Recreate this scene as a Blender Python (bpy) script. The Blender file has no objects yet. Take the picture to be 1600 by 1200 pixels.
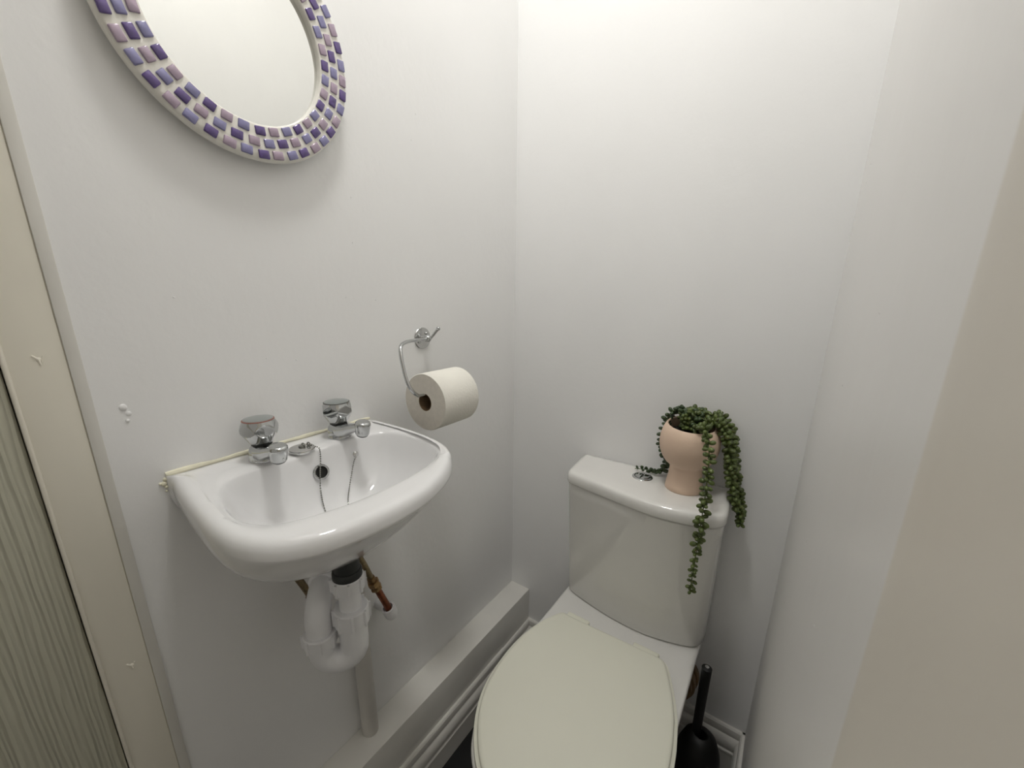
import bpy, bmesh, math, random
from mathutils import Vector, Matrix
random.seed(7)
S = bpy.context.scene
COL = S.collection
PI = math.pi

# ------------------------------------------------------------------ camera, world, lights, exposure
ROOM_W, ROOM_H = 0.74, 2.60
cam_d = bpy.data.cameras.new('camera'); cam = bpy.data.objects.new('camera', cam_d); COL.objects.link(cam)
cam_d.sensor_width = 36.0; cam_d.lens = 623.86 * 36 / 1600
cam_d.shift_x = 16.56 / 1600; cam_d.shift_y = 30.04 / 1600; cam_d.clip_start = 0.01
def cam_matrix(yaw, pitch, roll, loc):
    P, Y, R = math.radians(pitch), math.radians(yaw), math.radians(roll)
    f = Vector((-math.sin(Y) * math.cos(P), math.cos(Y) * math.cos(P), -math.sin(P)))
    r = Vector((math.cos(Y), math.sin(Y), 0)); u = r.cross(f)
    r2 = r * math.cos(R) + u * math.sin(R); u2 = -r * math.sin(R) + u * math.cos(R)
    return Matrix(((r2.x, u2.x, -f.x, loc[0]), (r2.y, u2.y, -f.y, loc[1]), (r2.z, u2.z, -f.z, loc[2]), (0, 0, 0, 1)))
cam.matrix_world = cam_matrix(35.909, 14.8302, 0.1783, (0.6839, -1.012, 1.2362))
cam_d.dof.use_dof = True; cam_d.dof.focus_distance = .95; cam_d.dof.aperture_fstop = 8
S.camera = cam

w = bpy.data.worlds.new('world'); S.world = w; w.use_nodes = True
w.node_tree.nodes['Background'].inputs[0].default_value = (1.0, 0.95, 0.86, 1)
w.node_tree.nodes['Background'].inputs[1].default_value = 0.33
LAMP_LOC = (0.37, -0.62, 2.56); LAMP_STRENGTH = 53.0; LAMP_COLOR = (1.0, 0.985, 0.95)
S.view_settings.view_transform = 'Standard'; S.view_settings.look = 'None'
S.view_settings.gamma = 1; S.view_settings.use_curve_mapping = False
S.view_settings.exposure = 0.0

# ------------------------------------------------------------------ materials
def mat(name, color, rough=0.5, metal=0.0, coat=0.0, noise=0.0, nscale=30, bump=0.0, bscale=100, bdist=0.002, spec=0.5,
        stretch=None, sss=0.0, bdetail=3):
    m = bpy.data.materials.new(name); m.use_nodes = True
    nt = m.node_tree; b = nt.nodes['Principled BSDF']
    b.inputs['Base Color'].default_value = (*color, 1); b.inputs['Roughness'].default_value = rough
    b.inputs['Metallic'].default_value = metal; b.inputs['Coat Weight'].default_value = coat
    b.inputs['Specular IOR Level'].default_value = spec
    if sss: b.inputs['Subsurface Weight'].default_value = sss; b.inputs['Subsurface Scale'].default_value = 0.004
    tc = nt.nodes.new('ShaderNodeTexCoord'); mp = nt.nodes.new('ShaderNodeMapping')
    nt.links.new(tc.outputs['Object'], mp.inputs['Vector'])
    if stretch: mp.inputs['Scale'].default_value = stretch
    n = nt.nodes.new('ShaderNodeTexNoise'); n.inputs['Scale'].default_value = nscale; n.inputs['Detail'].default_value = 4
    nt.links.new(mp.outputs[0], n.inputs['Vector'])
    r = nt.nodes.new('ShaderNodeMixRGB'); r.blend_type = 'MULTIPLY'; r.inputs[0].default_value = 1
    r.inputs[1].default_value = (*color, 1)
    mr = nt.nodes.new('ShaderNodeMapRange'); mr.inputs['From Min'].default_value = .3; mr.inputs['From Max'].default_value = .7
    mr.inputs['To Min'].default_value = 1 - max(noise, .01); mr.inputs['To Max'].default_value = 1 + max(noise, .01) * .5
    nt.links.new(n.outputs['Fac'], mr.inputs['Value']); nt.links.new(mr.outputs[0], r.inputs[2])
    nt.links.new(r.outputs[0], b.inputs['Base Color'])
    if bump:
        n2 = nt.nodes.new('ShaderNodeTexNoise'); n2.inputs['Scale'].default_value = bscale; n2.inputs['Detail'].default_value = bdetail
        nt.links.new(mp.outputs[0], n2.inputs['Vector'])
        bp = nt.nodes.new('ShaderNodeBump'); bp.inputs['Strength'].default_value = bump; bp.inputs['Distance'].default_value = bdist
        nt.links.new(n2.outputs['Fac'], bp.inputs['Height']); nt.links.new(bp.outputs[0], b.inputs['Normal'])
    return m

M = {}
M['wall'] = mat('wall_paint', (.86, .86, .856), .7, noise=.02, nscale=3, bump=.22, bscale=60, bdist=.002, spec=.4, bdetail=6)
M['wall_gloss'] = mat('wall_paint_gloss', (.81, .795, .775), .32, noise=.02, nscale=4, bump=.4, bscale=14, bdist=.004, stretch=(1, 1, .3), bdetail=6)
M['ceiling'] = mat('ceiling_paint', (.86, .86, .85), .8)
M['gloss_trim'] = mat('gloss_trim_paint', (.80, .785, .74), .25, noise=.03, nscale=12, bump=.2, bscale=25, bdist=.001)
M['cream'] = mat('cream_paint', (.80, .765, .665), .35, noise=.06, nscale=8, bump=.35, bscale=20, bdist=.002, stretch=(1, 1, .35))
M['cream_shaded'] = mat('cream_paint_shaded', (.71, .665, .59), .4, noise=.05, nscale=8, bump=.25, bscale=16, bdist=.002, stretch=(1, 1, .35))  # same cream paint, darkened in its colour as shade on the right post
M['strip'] = mat('strip_paint', (.72, .705, .66), .4, noise=.04, nscale=10, bump=.4, bscale=25, bdist=.002)
M['ceramic'] = mat('white_ceramic', (.82, .82, .825), .08, coat=.3, noise=.0)
M['ceramic_wc'] = mat('warm_white_ceramic', (.79, .78, .75), .1, coat=.5)
M['seat'] = mat('seat_plastic', (.84, .835, .72), .28, noise=.015, nscale=4)
M['chrome'] = mat('chrome', (.52, .53, .53), .05, metal=1, bump=.02, bscale=40)
M['steel'] = mat('brushed_steel', (.62, .62, .61), .22, metal=1)
M['dark_chrome'] = mat('dull_chrome', (.30, .30, .28), .2, metal=1)
M['cap'] = mat('cap_grey', (.36, .39, .385), .3, metal=.6)
M['red_ring'] = mat('red_ring', (.30, .12, .09), .4)
M['black'] = mat('black_plastic', (.004, .004, .004), .5, spec=.3)
M['black_rubber_and_shade'] = mat('black_rubber_and_shade', (.02, .022, .022), .5)  # rubber parts, and the painted shade under the tap handles
M['void'] = mat('dark_opening', (.006, .006, .005), .8)
M['pvc'] = mat('white_pvc', (.86, .86, .88), .3)
M['pvc_painted'] = mat('painted_pvc', (.62, .60, .56), .35, noise=.05, nscale=20)
M['braid'] = mat('braided_hose', (.28, .22, .13), .35, metal=.8, noise=.35, nscale=300, bump=.5, bscale=400)
M['brass'] = mat('tarnished_brass', (.30, .19, .09), .38, metal=.85, noise=.3, nscale=80)
M['copper'] = mat('tarnished_copper', (.30, .10, .05), .4, metal=.8, noise=.4, nscale=60)
M['collar'] = mat('amber_collar', (.22, .14, .07), .45, noise=.2, nscale=60)
M['paper'] = mat('tissue_paper', (.86, .84, .77), .95, bump=.9, bscale=240, bdist=.0012, spec=.1)
M['paper_end'] = mat('tissue_paper_end', (.70, .66, .59), .95, noise=.05, nscale=120, spec=.1)
M['card'] = mat('cardboard', (.20, .13, .07), .9)
M['pot'] = mat('terracotta_pink_pot', (.76, .575, .44), .6, noise=.03, nscale=20, bump=.1, bscale=200)
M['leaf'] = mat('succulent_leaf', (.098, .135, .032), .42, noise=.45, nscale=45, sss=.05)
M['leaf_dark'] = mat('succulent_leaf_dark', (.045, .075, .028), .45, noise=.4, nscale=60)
M['stem'] = mat('succulent_stem', (.10, .14, .03), .5)
M['soil'] = mat('dark_soil', (.012, .010, .008), .9, bump=1, bscale=120)
M['floor'] = mat('dark_floor', (.010, .010, .011), .3, noise=.3, nscale=12, bump=.15, bscale=60)
M['caulk'] = mat('yellowed_caulk', (.84, .81, .64), .4, noise=.12, nscale=30, bump=.4, bscale=90)
M['grout'] = mat('mosaic_grout', (.80, .78, .72), .35, noise=.04, nscale=60, bump=.3, bscale=120)
M['mirror_edge'] = mat('mirror_back', (.10, .10, .09), .4)
M['glass'] = mat('mirror_glass', (.82, .83, .815), .01, metal=1)
M['tile_purple'] = mat('tile_purple', (.105, .062, .235), .12, coat=.6, noise=.35, nscale=70, metal=.1)
M['tile_blue'] = mat('tile_lilac_blue', (.235, .225, .42), .12, coat=.6, noise=.25, nscale=70, metal=.1)
M['tile_pink'] = mat('tile_lilac_pink', (.40, .31, .40), .12, coat=.6, noise=.2, nscale=70, metal=.1)

def door_material():
    m = mat('woodgrain_door', (.52, .51, .41), .38)
    nt = m.node_tree; b = nt.nodes['Principled BSDF']
    tc = nt.nodes.new('ShaderNodeTexCoord'); mp = nt.nodes.new('ShaderNodeMapping')
    mp.inputs['Scale'].default_value = (1, 1, .10)
    n = nt.nodes.new('ShaderNodeTexNoise'); n.inputs['Scale'].default_value = 9; n.inputs['Detail'].default_value = 3
    wv = nt.nodes.new('ShaderNodeTexWave'); wv.wave_type = 'BANDS'; wv.bands_direction = 'Y'; wv.wave_profile = 'SIN'
    wv.inputs['Scale'].default_value = 30; wv.inputs['Distortion'].default_value = 5
    wv.inputs['Detail'].default_value = 3; wv.inputs['Detail Scale'].default_value = 1.2
    bp = nt.nodes.new('ShaderNodeBump'); bp.inputs['Strength'].default_value = .9; bp.inputs['Distance'].default_value = .0022
    cr = nt.nodes.new('ShaderNodeValToRGB'); cr.color_ramp.elements[0].position = .0; cr.color_ramp.elements[1].position = .8
    nt.links.new(tc.outputs['Object'], mp.inputs['Vector']); nt.links.new(mp.outputs[0], wv.inputs['Vector'])
    nt.links.new(wv.outputs['Fac'], cr.inputs[0]); nt.links.new(cr.outputs[0], bp.inputs['Height'])
    nt.links.new(bp.outputs[0], b.inputs['Normal'])
    return m
M['door'] = door_material()

# ------------------------------------------------------------------ helpers
def obj(name, bm, m, parent=None, smooth=True, angle=35, kind=None, label=None):
    me = bpy.data.meshes.new(name)
    bmesh.ops.recalc_face_normals(bm, faces=bm.faces)
    bm.to_mesh(me); bm.free()
    for x in (m if isinstance(m, (list, tuple)) else [m]): me.materials.append(M[x])
    if smooth:
        me.shade_smooth(); me.set_sharp_from_angle(angle=math.radians(angle))
    o = bpy.data.objects.new(name, me); COL.objects.link(o)
    if parent is not None:
        o.parent = parent; o.matrix_parent_inverse = Matrix.Translation(parent.location).inverted()
    if kind: o['kind'] = kind
    if label: o['label'] = label
    return o
def tag(o, label, cat, group=None):
    o['label'] = label; o['category'] = cat
    if group: o['group'] = group
    return o
def thing(name, label, cat, loc=(0, 0, 0), group=None):
    o = bpy.data.objects.new(name, None); COL.objects.link(o); o.location = loc; o.empty_display_size = .05
    return tag(o, label, cat, group)
def box(bm, x0, x1, y0, y1, z0, z1, bev=0, seg=2):
    g = bmesh.ops.create_cube(bm, size=1)['verts']
    for v in g: v.co = Vector(((x0 + x1) / 2 + v.co.x * (x1 - x0), (y0 + y1) / 2 + v.co.y * (y1 - y0), (z0 + z1) / 2 + v.co.z * (z1 - z0)))
    if bev:
        es = list({e for v in g for e in v.link_edges})
        bmesh.ops.bevel(bm, geom=es, offset=bev, segments=seg, affect='EDGES', profile=.5)
    return bm
def loft(bm, rings, closed=True, cap=(True, True), mi=0):
    R = [[bm.verts.new(p) for p in r] for r in rings]
    n = len(R[0])
    for a, b in zip(R, R[1:]):
        for i in range(n if closed else n - 1):
            j = (i + 1) % n
            f = bm.faces.new((a[i], a[j], b[j], b[i])); f.material_index = mi
    if cap[0]: bm.faces.new(R[0])
    if cap[1]: bm.faces.new(R[-1])
    return R
def frame_of(d):
    d = Vector(d).normalized()
    a = Vector((0, 0, 1)) if abs(d.z) < .9 else Vector((1, 0, 0))
    s = a.cross(d).normalized(); return s, d.cross(s), d
def lathe(bm, prof, origin=(0, 0, 0), axis=(0, 0, 1), seg=40, cap=(True, True), mi=0):
    s, u, d = frame_of(axis); o = Vector(origin)
    return loft(bm, [[o + d * h + (s * math.cos(2 * PI * i / seg) + u * math.sin(2 * PI * i / seg)) * r for i in range(seg)] for r, h in prof],
                True, cap, mi)
def catmull(pts, k=6, closed=False):
    P = [Vector(p) for p in pts]; n = len(P); out = []
    for i in range(n if closed else n - 1):
        if closed: p0, p1, p2, p3 = P[(i - 1) % n], P[i], P[(i + 1) % n], P[(i + 2) % n]
        else: p0, p1, p2, p3 = P[max(i - 1, 0)], P[i], P[i + 1], P[min(i + 2, n - 1)]
        for j in range(k):
            t = j / k
            out.append(.5 * ((2 * p1) + (-p0 + p2) * t + (2 * p0 - 5 * p1 + 4 * p2 - p3) * t * t + (-p0 + 3 * p1 - 3 * p2 + p3) * t ** 3))
    if not closed: out.append(P[-1])
    return out
def tube(bm, pts, r, seg=12, cap=(True, True)):
    P = [Vector(p) for p in pts]; n = len(P); rings = []; s = None
    for i in range(n):
        d = (P[min(i + 1, n - 1)] - P[max(i - 1, 0)]).normalized()
        if s is None: s, u, _ = frame_of(d)
        s = (s - d * s.dot(d)).normalized(); u = d.cross(s)
        rr = r(i / (n - 1)) if callable(r) else r
        rings.append([P[i] + (s * math.cos(2 * PI * k / seg) + u * math.sin(2 * PI * k / seg)) * rr for k in range(seg)])
    return loft(bm, rings, True, cap)
def sphere(bm, c, r, u=10, v=7):
    g = bmesh.ops.create_uvsphere(bm, u_segments=u, v_segments=v, radius=1)['verts']
    rx = r if isinstance(r, (tuple, list)) else (r, r, r)
    for q in g: q.co = Vector((q.co.x * rx[0] + c[0], q.co.y * rx[1] + c[1], q.co.z * rx[2] + c[2]))
def prism(bm, prof, p0, p1, out):
    """profile (o, z) swept from p0 to p1; o is measured along 'out'"""
    out = Vector(out)
    loft(bm, [[Vector((p[0], p[1], 0)) + out * o + Vector((0, 0, z)) for o, z in prof] for p in (p0, p1)])

# ------------------------------------------------------------------ the room
def struct(name, bm, m, parent=None, **k): return obj(name, bm, m, parent, kind='structure', **k)
bm = bmesh.new(); box(bm, -.12, 0, -.923, .12, 0, ROOM_H); wall_left = struct('wall_left', bm, 'wall', smooth=False)
bm = bmesh.new(); box(bm, -.12, ROOM_W + .12, 0, .12, 0, ROOM_H); struct('wall_back', bm, 'wall', smooth=False)
bm = bmesh.new(); box(bm, ROOM_W, ROOM_W + .12, -.95, .12, 0, ROOM_H); wall_right = struct('wall_right', bm, 'wall_gloss', smooth=False)
bm = bmesh.new(); box(bm, -.12, ROOM_W + .12, -1.15, .12, ROOM_H, ROOM_H + .05); struct('ceiling', bm, 'ceiling', smooth=False)
bm = bmesh.new(); box(bm, -1.3, 1.9, -2.6, .12, -.05, 0); struct('floor', bm, 'floor', smooth=False)
bm = bmesh.new(); box(bm, -.12, ROOM_W + .12, -1.1, -.975, 2.02, ROOM_H); struct('wall_front', bm, 'wall', smooth=False)

# paint lumps and filler on the left wall
bm = bmesh.new()
for (y, z, r) in ((-.897, 1.098, .0042), (-.893, 1.089, .003), (-.8955, 1.080, .0022)):
    sphere(bm, (0, y, z), (.0018, r, r * 1.1), 8, 6)
for k in range(26):
    sphere(bm, (0, random.uniform(-.85, -.1), random.uniform(.5, 1.6)), (.0008, random.uniform(.001, .0018), random.uniform(.001, .0016)), 6, 5)
struct('filler_lump', bm, 'wall', wall_left)
bm = bmesh.new()
for k in range(14):
    sphere(bm, (ROOM_W, random.uniform(-.6, -.05), random.uniform(.4, 1.7)), (.0008, .0016, .0014), 6, 5)
struct('filler_lump', bm, 'wall_gloss', wall_right)

# door lining on the left: pale strip, cream post, and the grained door folded back
bm = bmesh.new(); box(bm, -.05, .0035, -.9345, -.9225, 0, ROOM_H, .001); t1 = struct('trim_1', bm, 'strip')
bm = bmesh.new(); box(bm, -.06, .0015, -.984, -.9342, 0, ROOM_H, .0022, 3); t2 = struct('trim_2', bm, 'cream')
bm = bmesh.new(); box(bm, -.01, .0042, -.984, -.9795, 0, ROOM_H, .002, 3); struct('bead', bm, 'cream', t2)
bm = bmesh.new()
for (y, z) in ((-.956, 1.167), (-.9535, .735)):
    tube(bm, [(.0012, y - .0045, z + .005), (.0016, y, z), (.0014, y + .0005, z - .0055)], .0012, 6)
    tube(bm, [(.0012, y + .004, z + .004), (.0014, y + .002, z - .003)], .001, 6)
    sphere(bm, (.001, y, z), (.0014, .003, .003), 8, 6)
struct('latch_scar', bm, 'cream', t2)
bm = bmesh.new(); box(bm, -.05, -.0015, -1.75, -.9845, .008, 2.0, .002); struct('door_1', bm, 'door')
# right: cream door post close to the lens
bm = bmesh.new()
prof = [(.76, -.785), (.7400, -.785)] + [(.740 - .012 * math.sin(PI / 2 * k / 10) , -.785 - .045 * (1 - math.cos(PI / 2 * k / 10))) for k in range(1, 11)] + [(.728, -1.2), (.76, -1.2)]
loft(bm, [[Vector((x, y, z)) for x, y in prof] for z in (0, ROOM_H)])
struct('trim_3', bm, 'cream_shaded', angle=50)

# pipe boxing along the left wall
bm = bmesh.new(); box(bm, .0, .0736, -.95, 0, 0, .2565, .0012); struct('trim_4', bm, 'gloss_trim')
# skirting boards: moulded profile (out, z)
def skirt(h): return [(0, 0), (.016, 0), (.016, h - .080), (.0175, h - .077), (.0175, h - .071), (.0135, h - .068), (.0135, h - .063), (.0165, h - .060),
        (.0178, h - .052), (.0172, h - .042), (.0145, h - .034), (.0110, h - .029), (.0078, h - .027), (.0078, h - .022), (.0100, h - .020),
        (.0105, h - .012), (.0090, h - .004), (.0060, h), (0, h)]
bm = bmesh.new(); prism(bm, skirt(.139), (.0736, -.158), (.0736, -.96), (1, 0, 0)); bl = struct('baseboard_left', bm, 'gloss_trim', angle=25)
bm = bmesh.new(); prism(bm, skirt(.1365), (.0724, 0), (.0724, -.1565), (1, 0, 0)); struct('board', bm, 'gloss_trim', bl, angle=25)
bm = bmesh.new(); prism(bm, skirt(.139), (.0736, 0), (ROOM_W, 0), (0, -1, 0)); struct('baseboard_back', bm, 'gloss_trim', angle=25)
bm = bmesh.new(); prism(bm, skirt(.139), (ROOM_W, 0), (ROOM_W, -.80), (-1, 0, 0)); struct('baseboard_right', bm, 'gloss_trim', angle=25)

# ceiling lamp
lx, ly, lz = LAMP_LOC
lamp = thing('ceiling_light', 'round white flush ceiling lamp above the toilet', 'lamp', (lx, ly, ROOM_H))
bm = bmesh.new(); lathe(bm, [(.128, 0), (.132, -.006), (.132, -.030), (.127, -.036), (.121, -.036), (.121, -.028)], (lx, ly, ROOM_H), seg=64); obj('rim', bm, 'pvc', lamp, angle=50)
em = bpy.data.materials.new('lamp_glow'); em.use_nodes = True
eb = em.node_tree.nodes['Principled BSDF']; eb.inputs['Emission Color'].default_value = (*LAMP_COLOR, 1); eb.inputs['Emission Strength'].default_value = LAMP_STRENGTH
M['lamp_glow'] = em
bm = bmesh.new(); lathe(bm, [(.120, -.0285), (.120, -.033)], (lx, ly, ROOM_H), seg=64); obj('diffuser', bm, 'lamp_glow', lamp, angle=60)

# ------------------------------------------------------------------ mirror with mosaic frame
MY, MZ = -.697, 1.584
mirror = thing('wall_mirror', 'round mirror with a purple and lilac mosaic tile frame on the left wall', 'mirror', (0, MY, MZ))
bm = bmesh.new()
seg = 128
prof = [(.150, .006), (.1565, .012), (.1582, .018), (.1575, .0225), (.1545, .0255), (.148, .0262), (.1145, .0262), (.1125, .0256), (.1115, .0240), (.1112, .0160), (.114, .010), (.13, .006)]
s, u, d = Vector((0, 1, 0)), Vector((0, 0, 1)), Vector((1, 0, 0))
o = Vector((0, MY, MZ))
rings = [[o + d * h + (s * math.cos(2 * PI * i / seg) + u * math.sin(2 * PI * i / seg)) * r for r, h in prof] for i in range(seg)]
rings.append(rings[0])
loft(bm, rings, True, (False, False)); bmesh.ops.remove_doubles(bm, verts=bm.verts, dist=1e-6)
obj('frame', bm, 'grout', mirror, angle=50)
bm = bmesh.new(); lathe(bm, [(.113, .0165), (.113, .0105)], o, (1, 0, 0), 96); obj('glass', bm, 'glass', mirror)
bm = bmesh.new(); lathe(bm, [(.145, .0005), (.145, .0085)], o, (1, 0, 0), 96); obj('backing', bm, 'mirror_edge', mirror)
def tile_mesh(name, wd, ht, m):
    bm = bmesh.new(); box(bm, 0, .0042, -wd / 2, wd / 2, -ht / 2, ht / 2, .0013, 2)
    me = bpy.data.meshes.new(name); bm.to_mesh(me); bm.free(); me.materials.append(M[m]); me.shade_smooth(); return me
cyc = {'P': 'tile_purple', 'K': 'tile_pink', 'B': 'tile_blue'}
tm = {}
for row, (R, n, a0, order, wd) in enumerate(((.1494, 43, -162.5, 'PKB', .0150), (.1345, 40, -163.4, 'BPK', .0144), (.1198, 37, -164.7, 'KBP', .0138))):
    for k in range(n):
        c = order[k % 3]; key = (c, row, k % 3)
        if key not in tm: tm[key] = tile_mesh('tile', .0112, wd + (k % 2) * .0005, cyc[c])
        a = math.radians(a0 + k * 360 / n + random.uniform(-.4, .4))
        t = bpy.data.objects.new('tile', tm[key]); COL.objects.link(t); t.parent = mirror
        rr = R + random.uniform(-.0005, .0005)
        # local z of the tile runs along the arc, local y along the radius
        t.matrix_local = Matrix.Translation((.0242, math.cos(a) * rr, math.sin(a) * rr)) @ Matrix.Rotation(a + math.radians(random.uniform(-3, 3)), 4, 'X')

# ------------------------------------------------------------------ basin
CX, CY = .165, -.703
basin = thing('wash_basin', 'small white wall hung ceramic wash basin under the mirror', 'basin', (0, CY, .82))
def polar(poly, n, c=(CX, CY), k=8):
    pts = catmull([(x, y, 0) for x, y in poly], k, True); out = []
    for i in range(n):
        a = 2 * PI * i / n; dx, dy = math.cos(a), math.sin(a); best = 0
        for p, q in zip(pts, pts[1:] + pts[:1]):
            ex, ey = q.x - p.x, q.y - p.y; den = dx * ey - dy * ex
            if abs(den) < 1e-12: continue
            px, py = p.x - c[0], p.y - c[1]
            t = (px * ey - py * ex) / den; s_ = (px * dy - py * dx) / den
            if t > 0 and -1e-6 <= s_ <= 1 + 1e-6: best = max(best, t)
        out.append(best)
    return out
NB = 160
def rect_back(poly):  # keep the straight back crisp by doubling the corner points
    return poly
OUT = [(0, -.8675), (0, -.868), (.066, -.877), (.147, -.885), (.21, -.888), (.257, -.882), (.295, -.861), (.321, -.82), (.332, -.757), (.330, -.70), (.319, -.655),
       (.299, -.612), (.271, -.576), (.236, -.552), (.188, -.538), (.127, -.531), (.06, -.530), (0, -.535), (0, -.5355), (0, -.60), (0, -.70), (0, -.80)]
DECK = [(.006, -.842), (.02, -.848), (.08, -.853), (.16, -.866), (.2, -.867), (.23, -.858), (.255, -.841), (.271, -.80), (.279, -.758), (.281, -.713), (.277, -.655),
        (.265, -.608), (.248, -.575), (.22, -.552), (.174, -.539), (.12, -.537), (.07, -.538), (.02, -.541), (.006, -.546), (.006, -.62), (.006, -.70), (.006, -.78)]
BOWL = [(.078, -.82), (.1, -.838), (.15, -.855), (.196, -.858), (.225, -.850), (.247, -.834), (.262, -.80), (.271, -.758), (.273, -.713), (.269, -.659), (.258, -.612),
        (.242, -.58), (.218, -.5595), (.174, -.5465), (.122, -.5476), (.085, -.562), (.070, -.60), (.067, -.65), (.073, -.70), (.075, -.75), (.073, -.787)]
RO, RD, RB = polar(OUT, NB), polar(DECK, NB), polar(BOWL, NB)
ca = [math.cos(2 * PI * i / NB) for i in range(NB)]; sa = [math.sin(2 * PI * i / NB) for i in range(NB)]
def backness(i):  # 1 where the outline meets the wall
    return max(0, min(1, 1 - (CX + RO[i] * ca[i]) / .02))
rings = []
# underside, from the bottom up
HB = .138
for t in (.9995, .995, .985, .96, .92, .87, .81, .74, .66, .57, .48, .39, .30, .22, .15, .09, .04, 0):
    sx = max((1 - t) ** (1 / 1.38), .1); sy = max((1 - t ** 2.4) ** (1 / .85), .1); r = []
    for i in range(NB):
        x, y = RO[i] * ca[i], RO[i] * sa[i]
        x = x * (1 - (1 - sx) * .35) if x < 0 else x * sx * (1 - .025 * min(t * 9, 1) * (1 - t))
        r.append(Vector((max(CX + x, 0), CY + y * sy, .975 - HB * t)))
    rings.append(r)
def ring(f):
    r = []
    for i in range(NB):
        rad, z = f(i); r.append(Vector((max(CX + rad * ca[i], 0), CY + rad * sa[i], z)))
    return r
RIM = .9955; DK = .9908
def tight(i): return .5 if sa[i] > .35 and ca[i] < .62 else 1
def off(o_, z): return lambda i: (RO[i] - o_ * tight(i) * (1 - backness(i)), z if backness(i) < .5 else min(z, .9925))
rings += [ring(off(0, .977)), ring(off(.0008, .984)), ring(off(.003, .990)), ring(off(.0075, .9945)), ring(off(.014, RIM)), ring(off(.020, RIM))]
def mid(t, z): return lambda i: ((RO[i] - .020 * (1 - backness(i))) * (1 - t) + (RD[i] + .001) * t, z if backness(i) < .5 else min(z, .9915))
rings += [ring(mid(.5, RIM - .0008)), ring(mid(.85, RIM - .002))]
rings += [ring(lambda i: (RD[i] - .0005, RIM - .0030 if backness(i) < .5 else .9915)), ring(lambda i: (max(RD[i] - .004, RB[i] + .0055), DK + .0008)), ring(lambda i: (max(RD[i] - .009, RB[i] + .0045), DK))]
rings += [ring(lambda i: (max(RD[i] - .009, RB[i] + .0045) * .5 + (RB[i] + .0035) * .5, DK - .0003)), ring(lambda i: (RB[i] + .003, DK - .0008)), ring(lambda i: (RB[i] + .0005, DK - .0028))]
for rho, dp in ((.992, .0060), (.98, .0105), (.965, .017), (.945, .026), (.915, .038), (.87, .052), (.80, .068), (.71, .082), (.60, .093), (.47, .101), (.33, .107), (.2, .110), (.12, .112)):
    rings.append(ring(lambda i: (RB[i] * rho, DK - dp)))
bm = bmesh.new(); loft(bm, rings); obj('bowl', bm, 'ceramic', basin, angle=70)
# drain in the bottom
bm = bmesh.new(); lathe(bm, [(.021, .8775), (.021, .8795), (.017, .8795), (.013, .878)], (.150, CY, 0)); obj('drain', bm, 'chrome', basin)
# overflow ring
on_, od = Vector((.0840, -.6925, .9555)), Vector((1, -.15, .38)).normalized()
bm = bmesh.new(); lathe(bm, [(.0128, -.003), (.0130, .0012), (.0118, .0024), (.0098, .0024), (.0088, .0008), (.0084, -.004)], on_, od, 40, (False, False)); ov = obj('overflow_ring', bm, 'chrome', basin)
bm = bmesh.new(); lathe(bm, [(.0087, -.001), (.0087, -.004)], on_, od, 32); obj('overflow_hole', bm, 'void', ov)
# yellowed sealant along the wall
bm = bmesh.new()
pts = [(.0005, -.871 + .338 * k / 30, .9945 + random.uniform(-.0006, .0008)) for k in range(31)]
tube(bm, pts, lambda t: .0031 + .0007 * math.sin(t * 23) + (.0004 if t < .5 else 0), 8)
for (y, z, r) in ((-.872, .988, .0032), (-.8745, .982, .0036), (-.8725, .977, .0026), (-.8785, .9835, .0018), (-.8735, .971, .0016)):
    sphere(bm, (.0005, y, z), (.0025, r, r), 8, 6)
obj('sealant', bm, 'caulk', basin, label='yellowed sealant bead')

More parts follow.
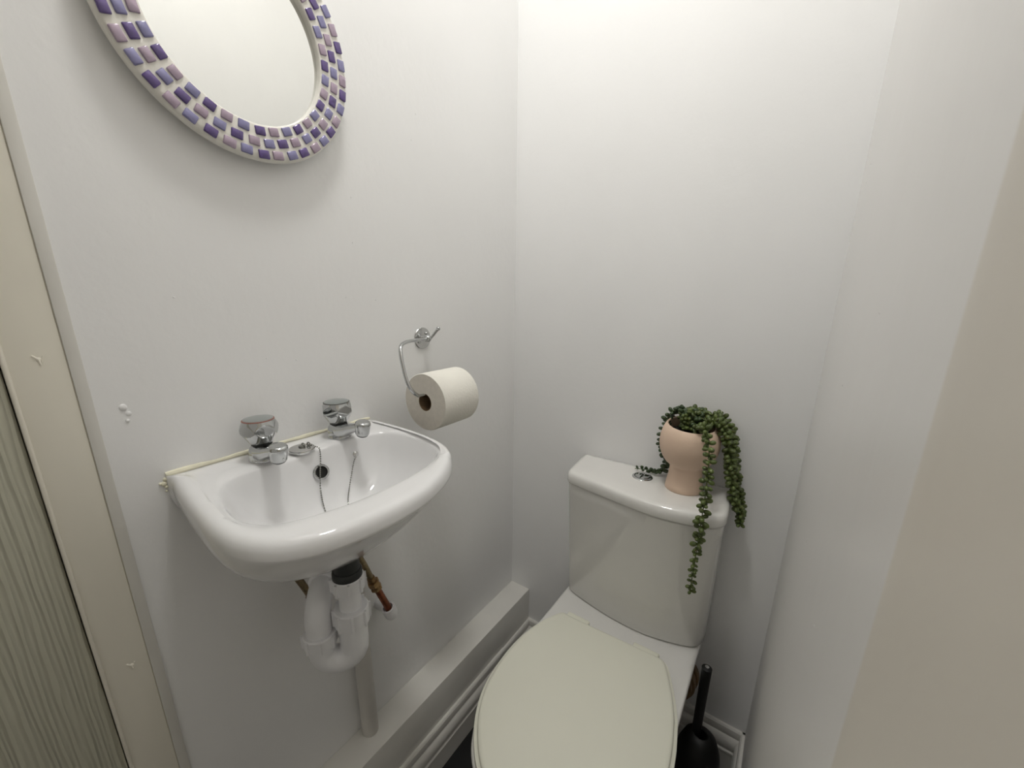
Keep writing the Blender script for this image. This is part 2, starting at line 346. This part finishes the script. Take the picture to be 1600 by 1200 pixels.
# ------------------------------------------------------------------ taps
def make_tap(x, y, label, ring_mat, yaw):
    z0 = DK - .0005
    t = thing('pillar_tap', label, 'tap', (x, y, z0), 'chrome taps on the basin')
    bm = bmesh.new()
    lathe(bm, [(.0222, 0), (.0225, .002), (.0215, .004), (.0213, .010), (.0205, .018), (.0185, .023), (.0150, .0265), (.0125, .028), (.0125, .031)], (0, 0, 0), seg=48)
    obj_b = obj('body', bm, 'chrome', t, angle=50)
    bm = bmesh.new(); lathe(bm, [(.0152, .0262), (.0158, .0275), (.0158, .0300), (.0140, .0312)], seg=40); obj_k = obj('neck_shade_ring', bm, 'black_rubber_and_shade', obj_b, label='dark shade ring')  # black ring put in for the shadow and dark reflection below the handle
    bm = bmesh.new()
    secs = [(.000, .0150, .0125, .0195), (.018, .0165, .0125, .0180), (.035, .0205, .0110, .0155), (.048, .0260, .0095, .0132), (.062, .0305, .0084, .0115), (.073, .0330, .0078, .0110)]
    rr = []
    for (sx, zc, hh, hw) in secs:
        r = []
        for k in range(24):
            a = 2 * PI * k / 24; c_, s2 = math.cos(a), math.sin(a); p = .55
            r.append(Vector((sx, hw * math.copysign(abs(c_) ** p, c_), zc + hh * math.copysign(abs(s2) ** p, s2))))
        rr.append(r)
    loft(bm, rr); obj_s = obj('spout', bm, 'chrome', t, angle=60)
    bm = bmesh.new()
    ax = Vector((.22, 0, 1)).normalized()
    lathe(bm, [(.0112, -.0145), (.0124, -.013), (.0138, .004), (.0134, .0090), (.0108, .0112), (.001, .0118)], (.078, 0, .034), ax, 32); obj_n = obj('nozzle', bm, 'chrome', obj_s, angle=50)
    bm = bmesh.new(); lathe(bm, [(.0092, -.0175), (.0100, -.0168), (.0100, -.0135)], (.078, 0, .034), ax, 28); obj_a = obj('aerator', bm, 'black_rubber_and_shade', obj_s)
    # faceted handle
    bm = bmesh.new()
    r0 = [(.0, .0165), (.06, .0185), (.5, .0285), (.62, .0298), (.70, .0292), (.93, .0248), (1, .0238)]
    def rad(t_):
        for (a, ra), (b, rb) in zip(r0, r0[1:]):
            if a <= t_ <= b: return ra + (rb - ra) * (t_ - a) / (b - a)
        return r0[-1][1]
    H, n = .0385, 120; rr = []
    for k in range(29):
        t_ = k / 28; r = []
        for i in range(n):
            a = 2 * PI * i / n
            q = (a + PI / 6) % (PI / 3) - PI / 6
            r.append(Vector((math.cos(a), math.sin(a), 0)) * min(rad(t_), .0248 / math.cos(q) + .0006) + Vector((0, 0, .0305 + t_ * H)))
        rr.append(r)
    loft(bm, rr); obj_h = obj('handle', bm, 'chrome', t, angle=22)
    bm = bmesh.new(); lathe(bm, [(.0238, .0685), (.0238, .0700), (.0222, .0704)], seg=48); obj_r = obj('handle_ring', bm, ring_mat, obj_h)
    bm = bmesh.new(); lathe(bm, [(.0222, .0690), (.0222, .0712), (.018, .0722), (.008, .0730), (.0005, .0731)], seg=48); obj_c = obj('handle_cap', bm, 'cap', obj_h, label='dull grey cap')
    # body meshes were built around the origin: they follow the empty
    for o_ in (obj_b, obj_s, obj_h): o_.matrix_parent_inverse = Matrix.Identity(4)
    for o_ in (obj_k, obj_n, obj_a, obj_r, obj_c): o_.matrix_parent_inverse = Matrix.Identity(4)
    t.rotation_euler = (0, 0, math.radians(yaw)); t.scale = (.93, .93, .93)
    return t
make_tap(.040, -.7575, 'chrome pillar tap with a reddish ring, left of the plug', 'red_ring', -7)
make_tap(.040, -.6260, 'chrome pillar tap with a dark ring, on the side nearer the toilet roll', 'mirror_edge', 0)

# ------------------------------------------------------------------ plug and bead chain
plug = thing('basin_plug', 'chrome basin plug on a bead chain, lying between the two taps', 'plug', (.062, -.708, DK))
bm = bmesh.new(); lathe(bm, [(.0145, .0002), (.0170, .0015), (.0178, .004), (.0192, .0045), (.0198, .006), (.0192, .0075), (.016, .0085), (.002, .0092)], (.062, -.708, DK), (.03, -.02, 1), 40); obj('disc', bm, 'steel', plug)
bm = bmesh.new()
tor = [(.062 + .0045 * math.cos(a), -.705, DK + .011 + .0035 * math.sin(a)) for a in [2 * PI * i / 14 for i in range(15)]]
tube(bm, tor, .0011, 6)
tube(bm, [(x + .006, y + .006, z + .001) for x, y, z in tor], .0011, 6)
lathe(bm, [(.005, .0088), (.005, .011), (.002, .0125)], (.062, -.708, DK), seg=16)
obj('shackle', bm, 'dark_chrome', plug)
def beads(pts, step=.0031, r=.00135):
    P = catmull(pts, 14); bm = bmesh.new(); acc = 0; last = P[0]
    for q in P[1:]:
        acc += (q - last).length; last = q
        if acc >= step: sphere(bm, q, r, 7, 5); acc = 0
    tube(bm, P[::2], .00045, 4)
    return bm
chain = [(.064, -.703, DK + .012), (.066, -.697, DK + .0105), (.070, -.690, DK + .006), (.0755, -.6865, DK + .0025), (.082, -.6895, .979), (.0885, -.696, .963), (.0905, -.699, .948), (.0945, -.7025, .930),
         (.104, -.706, .908), (.118, -.708, .893), (.145, -.705, .8815), (.165, -.690, .8810), (.150, -.680, .882), (.128, -.675, .885), (.107, -.6635, .899), (.098, -.653, .917), (.088, -.639, .938), (.0815, -.630, .950), (.0775, -.6235, .9555)]
obj('chain', beads(chain), 'dark_chrome', plug, kind='stuff')
bm = bmesh.new(); lathe(bm, [(.0062, -.006), (.0062, .001), (.0050, .0035), (.002, .005)], (.0715, -.6195, .9605), (1, -.1, .35), 20)
tube(bm, [(.0765, -.621, .960), (.0785, -.6225, .9565), (.0755, -.6225, .954)], .0011, 6)
obj('chain_stay', bm, 'steel', plug)

# ------------------------------------------------------------------ waste trap
trap = thing('waste_trap', 'white plastic P-shaped waste trap hanging below the basin', 'trap', (.153, -.706, .60))
tx, ty = .153, -.7065
lx2, ly2 = .121, -.7480
def nut(cx, cy, z0, z1, r, ribs=8, m='pvc'):
    bm = bmesh.new()
    lathe(bm, [(r * .9, z0), (r, z0 + .002), (r, z1 - .002), (r * .94, z1)], (cx, cy, 0), seg=40)
    for k in range(ribs):
        a = 2 * PI * k / ribs + .25
        c = Vector((cx + math.cos(a) * r, cy + math.sin(a) * r, 0)); tng = Vector((-math.sin(a), math.cos(a), 0)) * .0024; o_ = Vector((math.cos(a), math.sin(a), 0)) * .0030
        loft(bm, [[c - tng - o_ + Vector((0, 0, z)), c + tng - o_ + Vector((0, 0, z)), c + tng * .7 + o_ + Vector((0, 0, z)), c - tng * .7 + o_ + Vector((0, 0, z))] for z in (z0 + .001, z1 - .001)])
    return obj('compression_nut', bm, m, trap, angle=30)
bm = bmesh.new(); lathe(bm, [(.0205, .806), (.0205, .853)], (tx, ty, 0)); lathe(bm, [(.0225, .793), (.0235, .795), (.0235, .806), (.0215, .809)], (tx, ty, 0)); obj('waste_collar', bm, 'black_rubber_and_shade', trap, label='black rubber waste collar')
nut(tx, ty, .772, .797, .0255)
bm = bmesh.new(); lathe(bm, [(.0178, .70), (.0178, .776)], (tx, ty, 0)); obj('inlet_tube', bm, 'pvc', trap)
nut(tx, ty, .706, .737, .0280)
# U bend
a_ = Vector((tx, ty, 0)); b_ = Vector((lx2, ly2, 0)); mdl = (a_ + b_) / 2; rad_ = (a_ - b_).length / 2; dr = (a_ - b_).normalized()
pts = [Vector((tx, ty, .716)), Vector((tx, ty, .69)), Vector((tx, ty, .668))]
for k in range(1, 12):
    a = PI * k / 12; pts.append(mdl + dr * rad_ * math.cos(a) + Vector((0, 0, .662 - rad_ * .95 * math.sin(a))))
pts += [Vector((lx2, ly2, .662)), Vector((lx2, ly2, .682))]
bm = bmesh.new(); tube(bm, pts, lambda t: .0232 if t < .35 else .0232 - .0022 * min(1, (t - .35) * 2), 28); obj('u_bend', bm, 'pvc', trap, angle=60)
nut(lx2, ly2, .676, .700, .0262)
# outlet elbow rising then turning back to the wall
pts = catmull([(lx2, ly2, .694), (lx2, ly2, .712), (lx2 - .001, ly2 + .001, .726), (lx2 - .008, ly2 + .009, .744), (lx2 - .026, ly2 + .028, .757), (lx2 - .055, ly2 + .062, .760), (.040, -.655, .758), (.022, -.632, .75)], 6)
bm = bmesh.new(); tube(bm, pts, .0205, 28); obj('outlet_elbow', bm, 'pvc', trap, angle=60)
bm = bmesh.new(); s_, u_, d_ = None, None, Vector((-.6, .72, -.02)).normalized(); lathe(bm, [(.0235, -.011), (.025, -.009), (.025, .009), (.0235, .011)], (.088, -.7115, .758), d_, 36); obj('compression_nut', bm, 'pvc', trap, angle=30)

# vertical pipe down the wall
down = thing('waste_pipe', 'off-white painted vertical waste pipe running down the wall behind the trap', 'pipe', (.02, -.62, .2565))
bm = bmesh.new(); tube(bm, [(.0215, -.6165, .2567), (.0215, -.6165, .45), (.0215, -.622, .72), (.0215, -.623, .765)], .0185, 28); obj('tube', bm, 'pvc_painted', down)
bm = bmesh.new(); lathe(bm, [(.0195, .735), (.022, .737), (.0225, .775), (.020, .783), (.012, .787)], (.0215, -.6225, 0)); obj('coupling', bm, 'pvc', down)
bm = bmesh.new()
lathe(bm, [(.0196, .595), (.0205, .597), (.0205, .655), (.0196, .657)], (.0215, -.6205, 0), seg=28); obj('coupling', bm, 'pvc_painted', down)

# supply hoses
def hose(pts_braid, pts_cu, pos, label, elbow=True):
    t = thing('supply_hose', label, 'hose', pos, 'tap supply hoses')
    bm = bmesh.new(); tube(bm, catmull(pts_braid, 5), .0062, 14); obj('braided_tube', bm, 'braid', t)
    e, c = Vector(pts_braid[-1]), Vector(pts_cu[1]); d = (c - e).normalized()
    bm = bmesh.new()
    lathe(bm, [(.0078, -.004), (.0086, 0), (.0078, .009)], e, d, 16)
    lathe(bm, [(.0112, .009), (.0125, .010), (.0125, .020), (.0112, .021)], e, d, 6)
    lathe(bm, [(.0098, .021), (.0098, .026)], e, d, 18)
    lathe(bm, [(.0115, .026), (.0122, .027), (.0122, .033), (.0112, .034)], e, d, 6)
    obj('coupler', bm, 'brass', t, angle=25)
    bm = bmesh.new(); tube(bm, [e + d * .03] + [Vector(p) for p in pts_cu[1:]], .0072, 16); obj('copper_tail', bm, 'copper', t)
    return t
h1 = hose([(.045, -.632, .80), (.050, -.621, .745), (.052, -.610, .712), (.051, -.597, .672)], [(0, 0, 0), (.052, -.566, .586), (.050, -.556, .558)], (.05, -.60, .6), 'braided supply hose with corroded brass and copper joint, right of the trap')
bm = bmesh.new()
d = Vector((-.03, .34, -.93)).normalized(); e = Vector((.051, -.5625, .576))
lathe(bm, [(.0095, .014), (.0105, .010), (.0105, .0), (.0145, .0), (.0150, .004), (.0150, .022), (.0125, .031), (.006, .036)], e, d, 28, (True, True)); obj('pipe_socket', bm, 'pvc', h1, label='white plastic pipe socket')
bm = bmesh.new(); tube(bm, [e + d * .020, e + d * .022 + Vector((-.02, .004, 0)), Vector((.0, -.552, .553))], .0115, 20); obj('socket_stub', bm, 'pvc', h1)
hose([(.040, -.752, .82), (.046, -.742, .775), (.050, -.732, .745), (.052, -.722, .715)], [(0, 0, 0), (.056, -.694, .655), (.050, -.680, .60), (.0, -.672, .585)], (.05, -.73, .6), 'braided supply hose that drops behind the trap, left of the other hose')

# ------------------------------------------------------------------ toilet roll holder and roll
hold = thing('toilet_roll_holder', 'chrome wall mounted toilet roll holder with a hooked arm', 'holder', (0, -.376, 1.146))
pc = Vector((0, -.3765, 1.1465))
bm = bmesh.new(); lathe(bm, [(.0238, .0002), (.0240, .0022), (.0232, .0032), (.001, .0036)], pc, (1, 0, 0), 48); obj('wall_plate', bm, 'steel', hold)
bm = bmesh.new(); lathe(bm, [(.0055, .003), (.0055, .014), (.0075, .016)], pc, (1, 0, 0), 20); sphere(bm, pc + Vector((.019, 0, 0)), .0082, 16, 10)
for (dy, dz) in ((-.012, .006), (-.012, -.008), (.010, .010)):
    sphere(bm, pc + Vector((.0045, dy, dz)), (.0028, .0035, .0035), 10, 7)
obj('hub', bm, 'chrome', hold)
hubp = pc + Vector((.019, 0, 0))
arm = catmull([hubp + Vector((.002, .006, .002)), hubp, (.028, -.405, 1.1468), (.045, -.445, 1.1490), (.060, -.478, 1.1490), (.072, -.499, 1.1440), (.080, -.507, 1.1290), (.088, -.510, 1.108), (.098, -.5115, 1.082), (.106, -.508, 1.064), (.109, -.498, 1.0530),
               (.109, -.485, 1.0485), (.109, -.45, 1.0462), (.109, -.39, 1.0462)], 6)
bm = bmesh.new(); tube(bm, arm, .0037, 14); obj('arm', bm, 'chrome', hold)
bm = bmesh.new(); tip = Vector((.034, -.3575, 1.1680)); tube(bm, [hubp + Vector((.002, .005, -.001)), tip], .0032, 12); sphere(bm, tip, .0046, 12, 8); obj('retaining_pin', bm, 'chrome', hold)

RC = Vector((.109, -.478, 1.0335)); RR = .0580; L = .100
roll = thing('toilet_roll', 'full white embossed toilet paper roll hanging on the chrome holder', 'toilet roll', tuple(RC))
# local y axis = roll axis
bm = bmesh.new()
lathe(bm, [(RR - .0015, .0), (RR, .0015), (RR, L - .0015), (RR - .0015, L), (.0178, L)], RC, (0, 1, 0), 72, (False, False)); obj('paper', bm, 'paper', roll, angle=50)
bm = bmesh.new(); lathe(bm, [(.0178, .0), (RR - .0013, .0)], RC, (0, 1, 0), 72, (False, False)); obj('paper_end', bm, 'paper_end', roll)
bm = bmesh.new(); lathe(bm, [(.0180, .0005), (.0180, L - .0005), (.0168, L - .0005), (.0168, .0005), (.0180, .0005)], RC, (0, 1, 0), 40, (False, False)); obj('core', bm, 'card', roll, label='brown cardboard core')
bm = bmesh.new(); a0 = math.radians(200)
tail = []
for k in range(12):
    a = a0 - math.radians(k * 5); tail.append((RR + .0008, a))
rr = []
for y in (.003, L - .003):
    rr.append([RC + Vector((math.cos(a) * r_, y, math.sin(a) * r_)) for r_, a in tail] + [RC + Vector((math.cos(a) * (r_ + .0006), y, math.sin(a) * (r_ + .0006))) for r_, a in reversed(tail)])
loft(bm, rr); obj('loose_sheet', bm, 'paper', roll)

# ------------------------------------------------------------------ toilet
wc = thing('toilet', 'white close coupled toilet with the cream lid closed', 'toilet', (.43, -.3, 0))
def outline(pts, k=6): return catmull([(x, y, 0) for x, y in pts], k, True)
def scaled(o_, c, sx, sy, z, dx=0, dy=0): return [Vector((c[0] + (p.x - c[0]) * sx + dx, c[1] + (p.y - c[1]) * sy + dy, z)) for p in o_]
def inset(o_, dist, z):
    out = []; n = len(o_)
    for i in range(n):
        t = (o_[(i + 1) % n] - o_[i - 1]); t.z = 0; t.normalize(); nrm = Vector((-t.y, t.x, 0))
        out.append(Vector((o_[i].x, o_[i].y, z)) + nrm * dist)
    return out
def ccw(o_):
    return o_ if sum(a.x * b.y - b.x * a.y for a, b in zip(o_, o_[1:] + o_[:1])) > 0 else o_[::-1]
def dshape(pts, k=6): return catmull([(x, y, 0) for x, y in pts], k, False)
PAN = ccw(dshape([(.25, -.012), (.25, -.03), (.2495, -.12), (.2485, -.235), (.245, -.30), (.244, -.38), (.252, -.46), (.272, -.53), (.31, -.59), (.37, -.630), (.44, -.642), (.51, -.630), (.56, -.595),
               (.597, -.54), (.613, -.47), (.616, -.38), (.615, -.24), (.6135, -.12), (.613, -.03), (.613, -.012)]))
c = (.43, -.30)
rings = [scaled(PAN, (.43, -.26), .60, .66, 0), scaled(PAN, (.43, -.26), .58, .65, .01), scaled(PAN, (.43, -.25), .56, .63, .10), scaled(PAN, (.43, -.24), .58, .66, .20), scaled(PAN, (.43, -.22), .68, .76, .27),
         scaled(PAN, (.43, -.18), .84, .89, .33), scaled(PAN, (.43, -.12), .95, .965, .365), scaled(PAN, (.43, -.06), .99, .995, .385), inset(PAN, 0, .394), scaled(PAN, (.43, -.20), .992, .992, .3985), scaled(PAN, (.43, -.20), .978, .980, .4008), scaled(PAN, (.43, -.20), .955, .96, .4012)]
bm = bmesh.new(); loft(bm, rings); obj('pan', bm, 'ceramic_wc', wc, angle=60)
LID = ccw(outline([(.294, -.1935), (.2805, -.213), (.262, -.258), (.250, -.31), (.2462, -.36), (.2495, -.43), (.262, -.49), (.286, -.54), (.316, -.578), (.348, -.606), (.39, -.630), (.44, -.640), (.49, -.632), (.54, -.604),
               (.578, -.562), (.605, -.51), (.620, -.45), (.6215, -.41), (.6185, -.3715), (.6138, -.342), (.607, -.308), (.596, -.273), (.580, -.2334), (.566, -.2035), (.556, -.188), (.545, -.184), (.50, -.1855), (.42, -.1885), (.34, -.192), (.305, -.1915)]))
sL = inset(LID, -.0075, 0)
bm = bmesh.new(); loft(bm, [scaled(sL, (.43, -.39), .94, .94, .4015), inset(sL, .002, .4020), inset(sL, 0, .4055), inset(sL, .001, .4105), scaled(sL, (.43, -.39), .97, .97, .4125)]); obj('seat', bm, 'seat', wc, angle=50)
bm = bmesh.new(); loft(bm, [scaled(LID, (.43, -.39), .96, .96, .4120), inset(LID, .0015, .4130), inset(LID, 0, .4155), inset(LID, .0008, .4200), scaled(LID, (.43, -.39), .983, .985, .4228), scaled(LID, (.43, -.39), .955, .96, .4236), scaled(LID, (.43, -.39), .7, .7, .4243), scaled(LID, (.43, -.39), .3, .3, .4246)]); obj('lid', bm, 'seat', wc, angle=60)
for (x0, x1, y) in ((.302, .365, -.178), (.478, .541, -.1725)):
    bm = bmesh.new(); box(bm, x0, x1, y - .014, y + .010, .4005, .4125, .005, 4); obj('hinge', bm, 'seat', wc, angle=50)
# cistern
TOP = [(.25, -.003), (.2545, -.06), (.260, -.112), (.2685, -.136), (.288, -.1475), (.356, -.161), (.431, -.1755), (.495, -.182), (.552, -.177), (.595, -.1645), (.616, -.150), (.625, -.125), (.624, -.06), (.62, -.003)]
BOT = [(.250, -.003), (.2495, -.032), (.251, -.058), (.258, -.078), (.275, -.090), (.345, -.1085), (.42, -.120), (.486, -.121), (.54, -.111), (.583, -.097), (.604, -.085), (.616, -.063), (.618, -.03), (.617, -.003)]
def dshape(pts, k=6): return catmull([(x, y, 0) for x, y in pts], k, False)
ot, ob = dshape(TOP), dshape(BOT)
rings = []
n0 = len(ot)
def clampw(r): return [Vector((p.x, min(p.y, -.003), p.z)) for p in r]
def lerp_ring(t, z): return clampw([Vector((a.x * (1 - t) + b.x * t, a.y * (1 - t) + b.y * t, z)) for a, b in zip(ob, ot)])
cb = (.435, -.06)
rings = [clampw(scaled(lerp_ring(0, 0), cb, .95, .93, .4020)), clampw(scaled(lerp_ring(0, 0), cb, .985, .975, .4035)), lerp_ring(0, .408)]
for k in range(1, 14): t = k / 13; rings.append(lerp_ring(t ** .92, .408 + t * .362))
rings.append(clampw(scaled(lerp_ring(1, 0), cb, .985, .97, .774)))
bm = bmesh.new(); loft(bm, rings); cis = obj('cistern', bm, 'ceramic_wc', wc, angle=50)
LT = ccw(dshape([(.2465, -.0025), (.2515, -.06), (.257, -.116), (.266, -.140), (.286, -.1515), (.356, -.165), (.431, -.1795), (.495, -.187), (.552, -.182), (.597, -.169), (.6195, -.154), (.630, -.127), (.6285, -.06), (.624, -.0025)]))
bm = bmesh.new(); loft(bm, [clampw(scaled(LT, (.435, -.05), .975, .96, .7745)), clampw(scaled(LT, (.435, -.05), .995, .993, .7758)), clampw(scaled(LT, (.435, -.05), 1, 1, .779)), clampw(scaled(LT, (.435, -.05), .998, .997, .792)), clampw(scaled(LT, (.435, -.05), .986, .98, .7995)), clampw(scaled(LT, (.435, -.05), .962, .945, .8035)), clampw(scaled(LT, (.435, -.05), .92, .88, .8050)), clampw(scaled(LT, (.435, -.05), .6, .6, .8056))]); obj('cistern_lid', bm, 'ceramic_wc', wc, angle=60)
bc = Vector((.4325, -.0655, .8050))
bm = bmesh.new(); lathe(bm, [(.0245, 0), (.0245, .0015), (.0225, .0032), (.0195, .0036), (.0185, .0022), (.0180, .0015)], bc, (0, 0, 1), 48); bt = obj('flush_button', bm, 'chrome', wc)
for sgn, off_ in ((1, .0), (-1, .0)):
    bm = bmesh.new(); rg = []
    for (q, z) in ((1, .0015), (1, .0038), (.92, .0048), (.5, .0052)):
        r = []
        lim = .75 if sgn > 0 else PI - .75
        for k in range(24):
            if sgn > 0: a = -PI / 2 + .12 + (PI - .24) * k / 23
            else: a = PI / 2 + .12 + (PI - .24) * k / 23
            p = Vector((math.cos(a) * .0172, math.sin(a) * .0172, 0)); cc = Vector((sgn * .006, 0, 0)); p = cc + (p - cc) * q
            r.append(bc + p + Vector((0, 0, z)))
        rg.append(r)
    loft(bm, rg); obj('button_half', bm, 'chrome', bt, angle=40)
# waste connector behind the pan
bm = bmesh.new()
for k, (y0, y1, r) in enumerate(((-.004, -.02, .066), (-.02, -.034, .060), (-.034, -.048, .063), (-.048, -.062, .057), (-.062, -.16, .050))):
    lathe(bm, [(r - .002, 0), (r, .002), (r, y0 - y1 - .002), (r - .002, y0 - y1)], (.553, y0, .240), (0, -1, 0), 40)
obj('waste_connector', bm, 'collar', wc, angle=40, label='amber brown ribbed waste connector')

# ------------------------------------------------------------------ plant pot and trailing succulent
px, py, pz = .5285, -.0685, .8050
plant = thing('potted_plant', 'artificial trailing string-of-beads succulent in a blush goblet-shaped pot on the toilet cistern', 'plant', (px, py, pz))
bm = bmesh.new()
prof = [(.0395, .0), (.0408, .002), (.0395, .014), (.0362, .034), (.0348, .050), (.0352, .058), (.0372, .0605), (.0460, .067), (.0545, .079), (.0605, .094), (.0632, .110), (.0625, .128), (.0580, .147), (.0525, .159), (.0500, .1625), (.0480, .160), (.0530, .147), (.0585, .127), (.0600, .112), (.055, .092), (.040, .076), (.01, .074)]
# the mouth is cut lower towards the front right
s_, u_, d_ = frame_of((0, 0, 1)); rings = []
for r, h in prof:
    rg = []
    for i in range(72):
        a = 2 * PI * i / 72; k = max(0, (h - .11) / .057); drop = .013 * k * k * (.5 + .5 * math.cos(a - math.radians(-62)))
        rg.append(Vector((px + math.cos(a) * r, py + math.sin(a) * r, pz + h - drop)))
    rings.append(rg)
loft(bm, rings); obj('pot', bm, 'pot', plant, angle=60)
bm = bmesh.new(); lathe(bm, [(.052, .110), (.055, .134), (.03, .138), (.002, .139)], (px, py, pz), seg=36); obj('soil', bm, 'soil', plant)
def leaf(bm, base, d, ln, r):
    s1, u1, d1 = frame_of(d); rings = []
    for t, q in ((0, .25), (.18, .7), (.45, 1), (.75, .92), (.93, .5)):
        rings.append([base + d1 * ln * t + (s1 * math.cos(2 * PI * k / 7) + u1 * math.sin(2 * PI * k / 7)) * r * q for k in range(7)])
    R = loft(bm, rings, True, (True, False)); tip_ = bm.verts.new(base + d1 * ln)
    for k in range(7): bm.faces.new((R[-1][k], R[-1][(k + 1) % 7], tip_))
def strand(pts, dens=1.0, m='leaf', size=1.0, rad=.0011, gap=.0108, n=3):
    P = catmull(pts, 10)
    bm = bmesh.new(); tube(bm, P[::2] + [P[-1]], rad, 6); st = obj('trailing_stem', bm, 'stem', plant)
    bm = bmesh.new(); acc = gap; last = P[0]; ph = random.uniform(0, 6); tot = len(P)
    for i, q in enumerate(P[1:]):
        acc += (q - last).length
        d1 = (q - last).normalized(); last = q
        if acc >= gap / dens:
            acc = 0; ph += 1.25
            s1, u1, _ = frame_of(d1)
            for k in range(n):
                a = ph + 2 * PI * k / n + random.uniform(-.4, .4)
                dd = s1 * math.cos(a) + u1 * math.sin(a) + d1 * random.uniform(-.25, .6)
                if q.z < .83 and q.y > -.05 and q.x < .49: dd.z = abs(dd.z) * .6
                f = size * random.uniform(.8, 1.15) * (1 if i < tot * .82 else .72)
                if q.y > -.014 and dd.y > 0: dd.y = -dd.y
                leaf(bm, q, dd, .0150 * f, .0050 * f)
    obj('leaves', bm, m, st, kind='stuff', angle=80)
c0 = Vector((px, py, pz + .135))
A = [(.535, -.075, .948), (.551, -.100, .966), (.5625, -.119, .9735), (.572, -.140, .962), (.5815, -.160, .940), (.587, -.178, .912), (.590, -.195, .880), (.5913, -.2015, .850), (.5915, -.205, .8277), (.591, -.205, .79), (.5907, -.204, .7553), (.589, -.2, .6911), (.5889, -.195, .6279)]
strand(A)
B1 = [(.540, -.060, .950), (.560, -.052, .980), (.580, -.048, .978), (.598, -.046, .962), (.613, -.045, .92), (.622, -.045, .87), (.632, -.046, .825), (.645, -.05, .791), (.650, -.05, .765), (.648, -.05, .742)]
strand(B1, 1.15, n=4)
B2 = [(.545, -.070, .950), (.572, -.080, .983), (.592, -.080, .967), (.607, -.080, .93), (.6165, -.079, .885), (.624, -.076, .845), (.636, -.072, .806), (.647, -.070, .785), (.6515, -.066, .752)]
strand(B2, 1.15, n=4)
strand([(.540, -.050, .950), (.57, -.030, .982), (.600, -.026, .955), (.614, -.026, .90), (.622, -.027, .85), (.634, -.03, .80), (.642, -.03, .77)], n=4)
strand([(.540, -.07, .955), (.578, -.066, .974), (.602, -.064, .945), (.611, -.062, .90), (.621, -.06, .858), (.6365, -.058, .82), (.644, -.06, .80)], n=4)
C = [(.520, -.060, .955), (.508, -.055, .985), (.488, -.050, .985), (.474, -.05, .9675), (.467, -.05, .9376), (.4635, -.05, .905), (.469, -.048, .878), (.478, -.043, .858), (.479, -.038, .838), (.470, -.030, .818), (.4600, -.034, .8125), (.4508, -.0400, .8125), (.440, -.036, .8125), (.432, -.034, .814), (.420, -.038, .8135), (.405, -.041, .8125)]
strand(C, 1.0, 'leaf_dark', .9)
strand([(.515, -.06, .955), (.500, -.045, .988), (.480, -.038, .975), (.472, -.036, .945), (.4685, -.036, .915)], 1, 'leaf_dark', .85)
# mound of short looping stems above the rim
for k in range(15):
    a = random.uniform(-.7, PI + .5); r = random.uniform(.012, .040); base = Vector((px + .012 * math.cos(a), py + .012 * math.sin(a), pz + .146))
    top = Vector((px + .004 + r * .65 * math.cos(a), py + r * .65 * math.sin(a), pz + .176 + random.uniform(.0, .016)))
    end = Vector((px + .006 + r * 1.25 * math.cos(a), min(py + r * 1.25 * math.sin(a), -.020), pz + .166 + random.uniform(-.008, .012)))
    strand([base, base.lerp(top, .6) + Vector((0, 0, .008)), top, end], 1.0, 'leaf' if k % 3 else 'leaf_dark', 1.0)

# ------------------------------------------------------------------ toilet brush in its holder
hx, hy = .650, -.165
bh = thing('toilet_brush_holder', 'black rounded toilet brush holder on the floor right of the toilet', 'brush holder', (hx, hy, 0))
bm = bmesh.new(); lathe(bm, [(.048, 0), (.052, .004), (.0525, .05), (.0525, .11), (.0505, .16), (.045, .205), (.035, .236), (.024, .248), (.016, .251), (.013, .249), (.013, .22)], (hx, hy, .0005), seg=48, cap=(True, True)); obj('pot', bm, 'black', bh, angle=50)
br = thing('toilet_brush', 'black toilet brush handle standing up out of its holder', 'toilet brush', (hx - .012, hy, .2))
hb0, hb1 = Vector((.6395, -.163, .190)), Vector((.6400, -.160, .4360))
bm = bmesh.new(); dd = hb1 - hb0
tube(bm, [hb0 + dd * t for t in (-.25, 0, .1, .3, .6, .85, .95, .985, 1.0)], lambda t: (.0090 + .0022 * t) if t < .93 else (.0092 if t < .99 else .004), 20); obj('handle', bm, 'black', br, angle=60)
bm = bmesh.new(); lathe(bm, [(.0045, .0), (.003, .0006)], hb1 + Vector((0, 0, .0002)), dd, 16); obj('handle_tip', bm, 'steel', br, label='small shiny tip')
